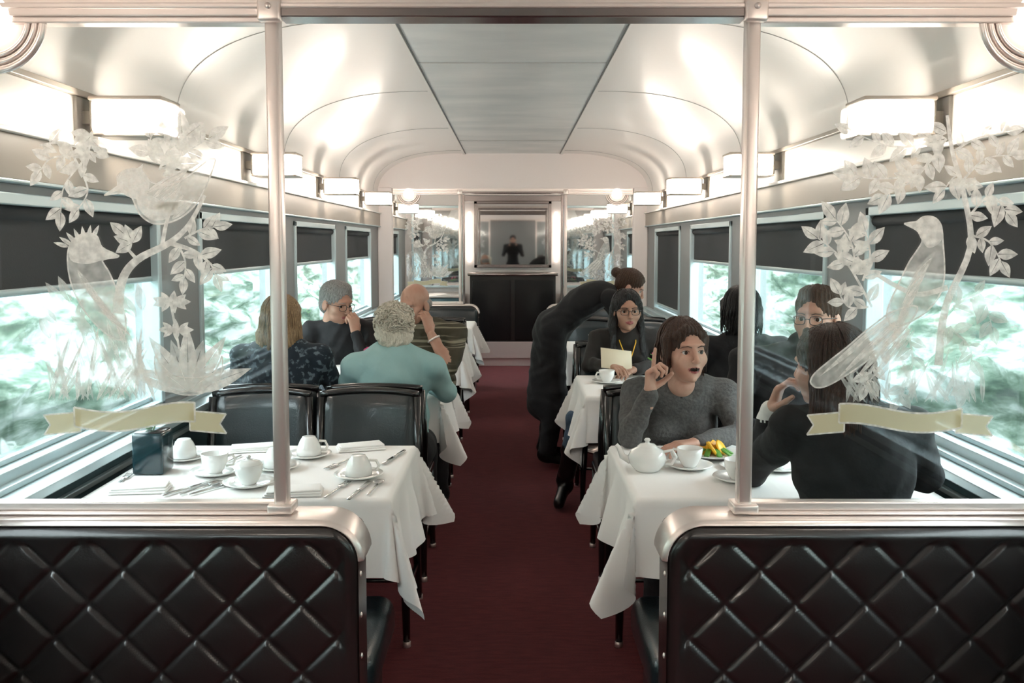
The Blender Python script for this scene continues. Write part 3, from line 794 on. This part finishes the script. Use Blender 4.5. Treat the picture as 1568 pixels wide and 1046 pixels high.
def V3(*a): return np.array(a,float)
def seated(lean=0.0,sw=.175,hz=1.17,tw=0.0):
    J=dict(pel=V3(0,0,.565),chest=V3(0,.02+lean*.5,.86),neck=V3(0,.01+lean*.85,1.05+(hz-1.17)),head=V3(0,.045+lean,hz))
    for s,n in ((1,'R'),(-1,'L')):
        J['sh'+n]=J['neck']+V3(s*sw,0,-.045)
        J['el'+n]=V3(s*(sw+.06),J['neck'][1]+.09,.80)
        J['wr'+n]=V3(s*.12,J['neck'][1]+.34,.795)
        J['hip'+n]=V3(s*.095,.02,.545);J['kn'+n]=V3(s*.11,.42,.525);J['an'+n]=V3(s*.115,.40,.10);J['toe'+n]=V3(s*.12,.54,.035)
    return J
def nrm(v): v=np.array(v,float);return v/np.linalg.norm(v)
def hand(name,parent,W_,El,D,N,side,curl,skin,sc=1.0,index=None):
    D=nrm(D);N=nrm(np.array(N,float)-D*np.dot(N,D));T=np.cross(D,N) if side=='R' else np.cross(N,D)
    P=[];W_=np.array(W_,float)
    P.append(cap(W_-nrm(D+ (W_-El)*4)*.05*sc,W_+D*.01,.025*sc,.023*sc,k=.01))
    offs=[.027,.009,-.009,-.025];lens=[(.043,.026,.021),(.047,.030,.022),(.043,.028,.021),(.033,.021,.018)]
    for i in range(4):
        root=W_+D*(.088-.004*abs(i-1))*sc+T*offs[i]*sc
        P.append(cap(W_+D*.018*sc+T*offs[i]*.55*sc,root,.0145*sc,.0115*sc,k=.012))
        c=curl[i];a=0;p=root
        for j,L in enumerate(lens[i]):
            a+=c*(1.0 if j else .8);d=D*math.cos(a)+N*math.sin(a);q=p+d*L*sc
            rr=(.0092,.0084,.0076,.0068)[j]*sc;r2=(.0084,.0076,.0066)[j]*sc
            P.append(cap(p,q,rr,r2,k=.003));p=q
    p=W_+D*.022*sc+T*.022*sc+N*.006*sc
    tc_=curl[4]
    dirs=[nrm(D*.55+T*(.75-.35*tc_)+N*(.35+.5*tc_)),nrm(D*.8+T*(.45-.6*tc_)+N*(.35+tc_*.6)),nrm(D*.8+T*(.1-.6*tc_)+N*(.3+tc_*.7))]
    for j,(d,L,r0,r1) in enumerate(zip(dirs,(.042,.032,.026),(.015,.0115,.010),(.0118,.010,.008))):
        q=p+d*L*sc;P.append(cap(p,q,r0*sc,r1*sc,k=.006 if j==0 else .003));p=q
    return sdf_obj(name,P,.0032,[skin],parent)
def lerp(a,b,t): return a*(1-t)+b*t
def person(name,loc,yaw,J,st):
    g=group(name,loc,math.radians(yaw))
    skin=st.get('skin',SK1);top=st['top'];pant=st.get('pant',F_PANT);wd=st.get('w',1.0);fat=st.get('fat',1.0)
    right=nrm(J['shR']-J['shL']);up=nrm(J['neck']-J['pel']);fwd=nrm(np.cross(up,right));right=np.cross(fwd,up)
    R=np.stack([right,fwd,up],1)
    P=[]
    P.append(ell(J['pel'],(.168*wd,.118*fat,.105),R,1,.04))
    P.append(ell(lerp(J['pel'],J['chest'],.42)+fwd*.01*fat,(.142*wd*fat,.105*fat,.16),R,0,.05))
    P.append(ell(lerp(J['chest'],J['neck'],.12),(.160*wd,.110*fat,.185),R,0,.05))
    if st.get('bust'): 
        for s in (-1,1): P.append(ell(lerp(J['chest'],J['neck'],.12)+right*s*.07+fwd*.085,(.06,.05,.06),R,0,.04))
    P.append(ell(lerp(J['neck'],J['chest'],.25),(.13*wd,.075*fat,.09),R,0,.05))
    for n in 'RL':
        sh=J['sh'+n]
        P.append(cap(J['neck']-up*.012,sh,.046,.056*wd,0,.03))
        el,wr=J['el'+n],J['wr'+n]
        P.append(cap(sh,el,.056*st.get('arm',1),.043*st.get('arm',1),0,.03))
        if st.get('short'):
            P.append(cap(el,wr,.040,.028,2,.008))
            P.append(cap(sh,lerp(sh,el,.75),.062,.058,0,.02))
        else:
            P.append(cap(el,wr,.043*st.get('arm',1),.033,0,.015))
            if st.get('cuff'): P.append(cap(lerp(el,wr,.93),lerp(el,wr,1.03),.034,.034,4,.004))
        hip,kn,an,toe=J['hip'+n],J['kn'+n],J['an'+n],J['toe'+n]
        P.append(cap(hip,kn,.088*fat,.062,1,.03));P.append(cap(kn,an,.060*st.get('leg',1),.043*st.get('leg',1),1,.015))
        P.append(cap(lerp(kn,an,.28)-nrm(toe-an)*.012,lerp(kn,an,.5),.056,.046,1,.02))
        if st.get('boots'): P.append(cap(lerp(kn,an,.45),an,.056,.046,3,.006))
        P.append(cap(an-V3(0,0,.035)-nrm(toe-an)*.03,toe+V3(0,0,.004),.040,.034,3,.02))
        P.append(cap(an,an-V3(0,0,.03),.046,.042,3,.02))
    if st.get('coat'):
        P.append(cap(J['pel']-V3(0,.01,.06),lerp(J['hipR'],J['anR'],.60)*V3(0,1,1)-V3(0,.02,0),.115,.13,1,.05))
    HRm=rotm(*st.get('hrot',(0,0,0)))
    hb=J['head']+HRm@V3(0,-.018,-.07)
    P.append(cap(J['neck']-up*.02,hb,.052*st.get('neckw',1),.050*st.get('neckw',1),2,.012))
    if st.get('inner') is not None:
        P.append(ell(lerp(J['neck'],J['chest'],.30)+fwd*(.050*fat),(.040,.036,.085),R,4,.006))
        P.append(cap(J['neck']-up*.03+fwd*.008,J['neck']-up*.004+fwd*.004,.060,.057,4,.008))
    if st.get('vneck'):   # open neckline showing skin
        P.append(ell(J['neck']-up*.035+fwd*.045,(.052,.030,.050),R,2,.006))
    if st.get('collar'):
        P.append(cap(J['neck']-up*.01,J['neck']+up*.022,.064,.060,0,.01))
    sd=len(name)%7+loc[0]*3
    def wr_(X,Y,Z): return .0028*np.sin(26*X+5*np.sin(17*Z+sd)+3*np.sin(14*Y))*np.sin(21*Z+4*np.sin(11*Y+sd)) + .0024*np.sin(47*Z+6*np.sin(15*X+sd))
    sdf_obj('body',P,.0082,[top,pant,skin,SHOE,st.get('inner') or F_WHITE],g,noise=wr_)
    # head --------------------------------------------------------------
    hs=st.get('hs',1.0);male=st.get('male',False)
    H=[ell((0,-.014,.036),(.073,.092,.080),None,0,.01),ell((0,.026,-.018),(.060,.060,.084),None,0,.02),
       ell((0,.034,-.070),(.048 if male else .040,.046,.036),None,0,.02),ell((0,.066,-.094),(.020 if male else .014,.015,.014),None,0,.014),
       ell((0,.074,.028),(.046,.014,.012 if male else .009),None,0,.016)]
    for s in (-1,1):
        H+=[ell((s*.040,.053,-.026),(.023,.022,.022),None,0,.02),
            ell((s*.031,.099,.002),(.022,.021,.015),None,0,.012,'-'),
            ell((s*.0305,.079,.0005),(.0150,.011,.0062),rotm(0,s*4,0),0,.002,'-'),
            ell((s*.0765,-.008,-.008),(.009,.019,.031),rotm(0,s*-8,s*12),0,.006),
            ell((s*.087,-.004,-.004),(.006,.010,.018),rotm(0,0,s*12),0,.004,'-')]
    H+=[cap((0,.085,.010),(0,.102,-.026),.0068,.0095,0,.010),ell((0,.101,-.031),(.0100,.0095,.0085),None,0,.006),
        ell((.0100,.095,-.033),(.0070,.0075,.0055),None,0,.005),ell((-.0100,.095,-.033),(.0070,.0075,.0055),None,0,.005)]
    mo=st.get('mouth',0.0)
    H+=[cap((-.021,.078,-.060),(-.005,.0885,-.0560),.0030,.0044,1,.004),cap((.021,.078,-.060),(.005,.0885,-.0560),.0030,.0044,1,.004),
        cap((-.018,.078,-.0630-mo),(0,.087,-.0665-mo),.0035,.0052,1,.004),cap((.018,.078,-.0630-mo),(0,.087,-.0665-mo),.0035,.0052,1,.004),
        ell((0,.092,-.0608-mo*.5),(.018,.010,.0010+mo*.45),None,2 if mo>0 else 0,.0015,'-')]
    H.append(cap((0,-.02,-.05),(0,-.028,-.12),.048,.050,0,.015))
    hg=group('tmp');hg.name='head';hg.parent=g;hg.location=J['head'];hg.rotation_euler=[math.radians(a) for a in st.get('hrot',(0,0,0))];hg.scale=(hs,)*3
    sdf_obj('face',H,st.get('hres',.0034),[skin,LIP,IR],hg)
    e=MB()
    gz=st.get('gaze',0)
    for s in (-1,1):
        T=Matrix.Translation((s*.0305,.0645,.0005))@Matrix.Rotation(math.radians(gz),4,'Z')@Matrix.Rotation(-pi/2,4,'X')
        pr=[(.0128*math.sin(a),.0128*math.cos(a)) for a in np.linspace(0,pi,17)]
        e.lathe(pr[:4],mi=1,seg=18,T=T);e.lathe(pr[3:],mi=0,seg=18,T=T)
    e.obj('eyes',[EW,IR],hg)
    br=MB();hm=st.get('brow',st['hairm'])
    for s in (-1,1):
        br.tube([(s*.012,.0875,.0185),(s*.026,.0870,.0235),(s*.040,.0775,.022),(s*.049,.066,.016)],[.0024,.0026,.0022,.001],0,6,sy=.7)
        br.tube([(s*.016,.0765,.003),(s*.024,.0800,.0072),(s*.033,.0795,.0078),(s*.042,.073,.0045),(s*.047,.067,.001)],[.0006,.0011,.0011,.0010,.0005],1,5)
    br.obj('brows_and_lashes',[hm,IR],hg)
    # hair --------------------------------------------------------------
    hst=st['hair'];Q=[]
    faceL=ell((0,.108,-.030),(.064,.064,.118),None,0,.010,'-')
    faceS=ell((0,.072,-.060),(.066,.054,.094),None,0,.010,'-')
    ears=[ell((s*.09,.012,-.02),(.03,.026,.034),None,0,.006,'-') for s in (-1,1)]
    amp=.0022;fr=34;e_=-.10
    if hst=='short':
        Q=[ell((0,-.018,.044),(.081,.102,.084),None,0,.01),ell((0,-.055,-.012),(.070,.052,.068),None,0,.02),ell((0,.025,.100),(.055,.050,.024),None,0,.02),faceL,faceS]+ears
    elif hst=='curly':
        Q=[ell((0,-.020,.045),(.088,.106,.087),None,0,.01),ell((0,-.06,-.025),(.080,.058,.070),None,0,.03),ell((0,.04,.10),(.06,.05,.022),None,0,.02),
           ell((.055,-.01,-.0),(.033,.06,.05),None,0,.02),ell((-.055,-.01,-.0),(.033,.06,.05),None,0,.02),faceL];amp=.005;fr=0
    elif hst=='bald':
        Q=[ell((0,-.040,-.006),(.078,.072,.050),None,0,.01),ell((0,.02,.08),(.10,.15,.052),None,0,.01,'-'),faceL,faceS]+ears;amp=.001
    elif hst=='bob':
        Q=[ell((0,-.018,.044),(.083,.104,.087),None,0,.01),ell((0,-.050,-.035),(.078,.060,.080),None,0,.03),
           cap((.074,.010,.045),(.076,.012,-.045),.020,.012,0,.02),cap((-.074,.010,.045),(-.076,.008,-.045),.020,.012,0,.02),faceL,faceS,
           cap((.030,.076,.088),(-.050,.062,.066),.012,.011,0,.012),cap((.030,.074,.090),(.062,.052,.060),.012,.010,0,.012)]
    elif hst in('long','longer'):
        e_=-.20 if hst=='long' else -.27
        Q=[ell((0,-.018,.044),(.083,.104,.087),None,0,.01),ell((0,-.062,-.07),(.084,.050,.13),None,0,.03),
           cap((.074,-.012,.040),(.092,-.01,e_),.018,.020,0,.02),cap((-.074,-.012,.040),(-.092,-.01,e_),.018,.020,0,.02),
           cap((.05,-.07,-.06),(.055,-.075,e_-.02),.045,.030,0,.03),cap((-.05,-.07,-.06),(-.055,-.075,e_-.02),.045,.030,0,.03),cap((0,-.075,-.06),(0,-.085,e_-.03),.045,.028,0,.03),
           faceL,faceS,cap((.008,.068,.098),(.060,.042,.056),.009,.009,0,.012),cap((.008,.068,.098),(-.060,.042,.056),.009,.009,0,.012)];fr=46
        if st.get('frontlocks'):
            Q+=[cap((s*.080,.0,-.06),(s*.090,.055,e_-.04),.018,.015,0,.015) for s in (-1,1)]
    elif hst=='bun':
        Q=[ell((0,-.018,.044),(.080,.101,.084),None,0,.01),ell((0,-.055,-.005),(.068,.050,.06),None,0,.02),ell((0,-.128,.055),(.036,.034,.034),None,0,.01),faceL,faceS]+ears
    sdn=loc[0]*5+loc[1]
    def hn(X,Y,Z):
        th=np.arctan2(X,Y+.02)
        if fr: return amp*np.sin(th*fr+4*np.sin(Z*22+sdn)+2*np.sin(X*40))+amp*.6*np.sin(th*fr*2.3+5*np.sin(Z*17))
        return amp*np.sin(X*95+3*np.sin(Z*50))*np.sin(Z*90+3*np.sin(Y*55))*np.sin(Y*85+2*np.sin(X*60))*1.6
    sdf_obj('hair',Q,.0038 if fr else .0045,[st['hairm']],hg,noise=hn)
    rr=random.Random(int(abs(loc[0])*100)+3)
    if hst in('long','longer','bob'):
        lk=MB();n=110 if hst!='bob' else 70
        for i in range(n):
            th=math.radians(rr.uniform(82,278))     # 0 = front, 180 = back of the head
            sx_,cy_=math.sin(th),math.cos(th);path=[];ends=e_-rr.uniform(-.02,.03) if hst!='bob' else -.085+rr.uniform(-.012,.012)
            rad=[]
            for ph in np.linspace(rr.uniform(.25,.5),pi/2,5): path.append((sx_*.086*math.sin(ph),-.018+cy_*.107*math.sin(ph),.044+.090*math.cos(ph)));rad.append(.0030)
            zz=np.linspace(.02,ends,6);wv=rr.uniform(0,6.28)
            for j,z in enumerate(zz):
                back=max(0,-cy_)
                fl=1.02+.16*(j/5)*(1 if hst!='bob' else .0)
                yb=-.018+cy_*.107-.006*back*(j/5)
                path.append((sx_*.088*fl+.005*math.sin(wv+j*1.3),yb*1.02+.004*math.cos(wv+j),z));rad.append(.0034*(1-.6*(j/5)**2))
            lk.tube(path,rad,0,5)
        lk.obj('hair_locks',[st['hairm']],hg)
    if hst=='curly':
        lk=MB()
        for i in range(300):
            th=rr.uniform(0,2*pi);ph=math.acos(rr.uniform(-.6,1))
            d=Vector((math.sin(th)*math.sin(ph),math.cos(th)*math.sin(ph),math.cos(ph)))
            if d.y>.55 and d.z<.55: continue
            c_=Vector((d.x*.091,-.022+d.y*.111,.042+d.z*.090));Rq=d.to_track_quat('Z','Y').to_matrix().to_4x4()
            T=Matrix.Translation(c_)@Rq@Euler((rr.uniform(-.8,.8),rr.uniform(-.8,.8),0)).to_matrix().to_4x4()
            r0=rr.uniform(.008,.015);lk.tube([(r0*(1-.05*j)*math.cos(j*.7),r0*(1-.05*j)*math.sin(j*.7),.0012*j-.003) for j in range(9)],[.0030]*8+[.001],0,5,T=T)
        lk.obj('hair_curls',[st['hairm']],hg)
    if st.get('glasses'):
        q=MB()
        for s in (-1,1):
            q.tube([(s*.031+.022*abs(math.cos(a))**.6*(1 if math.cos(a)>0 else -1),.098-.010*abs(math.cos(a))*(1 if math.cos(a)*s>0 else .2),-.002+.016*abs(math.sin(a))**.6*(1 if math.sin(a)>0 else -1)) for a in np.linspace(0,2*pi,25)[:-1]],.0015,0,6,closed=True)
            q.tube([(s*.053,.090,.006),(s*.074,.04,.006),(s*.079,-.005,.004),(s*.079,-.02,-.01)],.0015,0,6)
        q.tube([(-.009,.0985,.002),(0,.101,.004),(.009,.0985,.002)],.0014,0,6);q.obj('glasses',[SHOE],hg)
    for n in 'RL':
        hd=st.get('hand'+n)
        if hd is None: hd=(J['wr'+n]-J['el'+n]+V3(0,.05,-.02),(0,0,-1),(.25,.25,.3,.35,.2))
        hand('hand_'+n.lower(),g,J['wr'+n]+nrm(J['wr'+n]-J['el'+n])*.012,J['el'+n],hd[0],hd[1],n,hd[2],skin,st.get('hsc',.98 if male else .90))
    return g
# woman in grey sweater, pointing
J=seated(.18,.165,1.095);J['head']=V3(.0,.235,1.10);J['neck']=V3(.0,.17,.975);J['chest']=V3(0,.09,.80)
J['shR']=V3(.165,.165,.93);J['shL']=V3(-.165,.16,.93);J['elR']=V3(.205,.30,.80);J['wrR']=V3(.145,.345,.955)
J['elL']=V3(-.205,.27,.80);J['wrL']=V3(-.03,.40,.797)
person('seated_woman',(.63,3.58,0),180,J,dict(top=F_GREY,hair='bob',hairm=HBR,skin=SK1,hrot=(4,0,16),gaze=8,bust=1,inner=F_BLACK,mouth=.003,hres=.0024,
    handR=(V3(-.02,-.05,1),V3(-.8,.5,0),(.05,1.15,1.25,1.3,.9)),handL=(V3(1,.35,0),V3(0,0,-1),(.3,.3,.35,.4,.2))))
# man in glasses by the window
J=seated(.0,.175,1.20);J['head']=V3(-.10,.03,1.205);J['neck']=V3(-.05,.0,1.07)
person('seated_man',(1.09,3.60,0),180,J,dict(top=F_BLACK,hair='short',hairm=HM,skin=SK2,male=True,glasses=1,hrot=(0,0,-38),collar=1,w=1.0,hs=1.04))
# woman on booth seat seen from behind
J=seated(.10,.165,1.145);J['head']=V3(-.07,.09,1.15);J['neck']=V3(-.02,.05,1.02);J['elL']=V3(-.215,.33,.80);J['wrL']=V3(-.185,.25,.99);J['elR']=V3(.24,.15,.83);J['wrR']=V3(.13,.40,.80)
person('seated_woman',(.95,2.44,0),0,J,dict(top=F_BLACK,hair='longer',hairm=HR,skin=SK1,hrot=(0,-6,38),cuff=1,inner=F_WHITE,w=1.06,arm=1.05,
    handL=(V3(.25,-.25,1),V3(.8,-.5,0),(.7,.7,.75,.8,.3))))
# dark haired guest seen from behind at the second table
J=seated(.03,.175,1.175)
person('seated_woman',(1.06,4.16,0),0,J,dict(top=F_BLACK2,hair='bob',hairm=HK,skin=SK1,hrot=(0,0,-5)))
# woman with glasses facing camera, long black hair, lanyard
J=seated(.08,.16,1.10);J['chest'][2]=.82;J['knR']=V3(.30,.36,.52);J['anR']=V3(.36,.22,.13);J['toeR']=V3(.40,.36,.04)
J['head']=V3(0,.13,1.105);J['wrL']=V3(-.02,.36,.80);J['wrR']=V3(.12,.38,.82)
gw=person('seated_woman',(.66,5.40,0),180,J,dict(top=F_BROWN,hair='longer',hairm=HK,skin=SK3,glasses=1,hrot=(2,0,4),bust=1,inner=F_GREY,vneck=1,frontlocks=1,pant=F_JEAN,boots=1,hres=.0028))
b=MB()
for s in (-1,1): b.tube([(s*.055,.10,.98),(s*.045,.185,.93),(s*.02,.215,.86),(0,.215,.80)],.003,0,6)
b.rbox(-.025,.025,.212,.218,.74,.80,.002,1,1);b.obj('lanyard',[M['lemon'],M['paper']],gw)
# blonde woman from behind
J=seated(.05,.175,1.135)
person('seated_woman',(-1.07,4.15,0),0,J,dict(top=F_NAVY,hair='long',hairm=HB,skin=SK1,hrot=(0,0,-14),w=1.1,fat=1.1))
# white haired woman from behind
J=seated(.04,.175,1.095)
person('elderly_woman',(-.55,4.14,0),0,J,dict(top=F_AQUA,hair='curly',hairm=HW,skin=SK1,hrot=(-4,0,8),w=1.06,fat=1.1,arm=1.1,collar=1))
# grey haired man with hand at mouth, holding a small dark phone
J=seated(.10,.19,1.15);J['head']=V3(.03,.13,1.15);J['elL']=V3(-.17,.32,.80);J['wrL']=V3(-.10,.245,.975)
gm=person('seated_man',(-.99,5.42,0),180,J,dict(top=F_BLACK,hair='short',hairm=HG,skin=SK2,male=True,glasses=1,hrot=(-12,0,50),fat=1.1,hs=1.04,collar=1,inner=F_BLUE,
    handL=(V3(.15,-.08,1),V3(.5,-.6,0),(.9,1.0,1.1,1.2,.5))))
# balding man, elbow on the table
J=seated(.12,.19,1.14);J['head']=V3(.05,.14,1.14);J['elL']=V3(-.17,.33,.80);J['wrL']=V3(-.06,.29,.985)
gb=person('elderly_man',(-.52,5.42,0),180,J,dict(top=F_OLIVE,hair='bald',hairm=HG,skin=SK2,male=True,hrot=(-14,0,-30),fat=1.2,w=1.08,short=1,hs=1.04,
    handL=(V3(.25,-.25,1),V3(.5,-.6,0),(.6,.65,.7,.75,.3))))
b=MB();d=nrm(J['wrL']-J['elL']);c=lerp(J['elL'],J['wrL'],.86);u=nrm(np.cross(d,(0,1,0)));v=np.cross(d,u)
b.tube([tuple(c+.034*(u*math.cos(a)+v*math.sin(a))) for a in np.linspace(0,2*pi,19)[:-1]],.006,0,8,closed=True);b.obj('wristwatch',[M['steel']],gb)
# attendant bending over a table
J=seated();J['pel']=V3(0,0,.93);J['chest']=V3(0,.20,1.10);J['neck']=V3(0,.40,1.175);J['head']=V3(0,.53,1.20)
for s,n in ((1,'R'),(-1,'L')):
    J['sh'+n]=J['neck']+V3(s*.16,-.02,-.04);J['el'+n]=V3(s*.20,.48,.96);J['wr'+n]=V3(s*.12,.58,.83)
    J['hip'+n]=V3(s*.09,.0,.91);J['kn'+n]=V3(s*.095,.03,.50);J['an'+n]=V3(s*.10,-.03,.10);J['toe'+n]=V3(s*.11,.12,.035)
person('standing_attendant',(.26,6.15,0),-90,J,dict(top=F_BLACK,hair='bun',hairm=HM,skin=SK1,hrot=(-24,0,-10),leg=1.3,pant=F_BLACK,coat=1))
# photographer (only seen in the mirror)
J['pel']=V3(0,0,.95);J['chest']=V3(0,0,1.25);J['neck']=V3(0,0,1.46);J['head']=V3(0,.04,1.58)
for s,n in ((1,'R'),(-1,'L')):
    J['sh'+n]=V3(s*.19,0,1.41);J['el'+n]=V3(s*.25,.10,1.18);J['wr'+n]=V3(s*.10,.17,1.42)
person('photographer',(0,-.42,0),0,J,dict(top=F_BLACK,hair='short',hairm=HK,skin=SK1,male=True))
g=group('photo_camera',(0,-.20,1.47));b=MB();b.rbox(-.07,.07,-.03,.03,-.045,.045,.01,0,3);b.cyl((0,.03,0),(0,.10,0),.035,.035,0,20);b.rbox(-.025,.025,-.02,.02,.04,.065,.006,0,2);b.obj('body',[SHOE],g)
# sheet held by woman
b=MB();b.rbox(-.09,.09,-.06,.06,0,.003,.001,0,1);o=b.obj('sheet',[M['paper']],None)
g=group('menu_card',(.57,5.00,.86));o.parent=g;g.rotation_euler=(math.radians(60),math.radians(8),math.radians(12))

# ------------------------------------------------------------------ outside
fo=bpy.data.materials.new('trees_passing');fo.use_nodes=True;nt=fo.node_tree;bs=nt.nodes['Principled BSDF'];bs.inputs['Roughness'].default_value=.9
bs.inputs['Specular IOR Level'].default_value=.1
tc=nt.nodes.new('ShaderNodeTexCoord');mp=nt.nodes.new('ShaderNodeMapping');mp.inputs['Scale'].default_value=(1,.42,1.5)
n1=nt.nodes.new('ShaderNodeTexNoise');n1.inputs['Scale'].default_value=3.0;n1.inputs['Detail'].default_value=6;n1.inputs['Roughness'].default_value=.64;n1.inputs['Distortion'].default_value=.25
r=nt.nodes.new('ShaderNodeValToRGB');el=r.color_ramp.elements
el[0].position=.33;el[0].color=(.045,.072,.055,1);el[1].position=.62;el[1].color=(.52,.55,.53,1)
for p,c in ((.40,(.085,.130,.095,1)),(.47,(.18,.235,.19,1)),(.54,(.34,.39,.365,1))):
    q=el.new(p);q.color=c
nt.links.new(tc.outputs['Object'],mp.inputs['Vector']);nt.links.new(mp.outputs[0],n1.inputs['Vector']);nt.links.new(n1.outputs['Fac'],r.inputs['Fac']);nt.links.new(r.outputs['Color'],bs.inputs['Base Color'])
for sx,nm in ((-1,'hedge_bank'),(1,'hedge_bank')):
    vs=[];nu,nv=90,30
    for j in range(nv+1):
        for i in range(nu+1):
            y=-14+i*60/nu;t=j/nv
            x=3.0+3.5*t**1.4+.35*math.sin(y*1.3+j)*math.sin(y*.7+j*.5);z=-1.6+5.2*t+.3*math.sin(y*.9+sx)*t
            vs.append((sx*x,y,z))
    fs=[(j*(nu+1)+i,j*(nu+1)+i+1,(j+1)*(nu+1)+i+1,(j+1)*(nu+1)+i) for j in range(nv) for i in range(nu)]
    MB().add(vs,fs,0,True).obj(nm,[fo])
MB().box(-60,60,-60,60,-1.75,-1.6).obj('ground',[fo])

w=bpy.data.worlds.new('World');S.world=w;w.use_nodes=True
bg=w.node_tree.nodes['Background'];bg.inputs['Color'].default_value=(.93,.97,1.0,1);bg.inputs['Strength'].default_value=7.0

# ------------------------------------------------------------------ camera
cd=bpy.data.cameras.new('camera');cam=bpy.data.objects.new('camera',cd);S.collection.objects.link(cam)
cam.location=(0,0,1.5);pitch=math.atan(105/1400);cam.rotation_euler=(pi/2-pitch,0,0)
cd.sensor_width=36;cd.lens=1400/1568*36;cd.shift_y=-46/1568;cd.shift_x=-.0008;cd.clip_start=.03;cd.clip_end=300
S.camera=cam
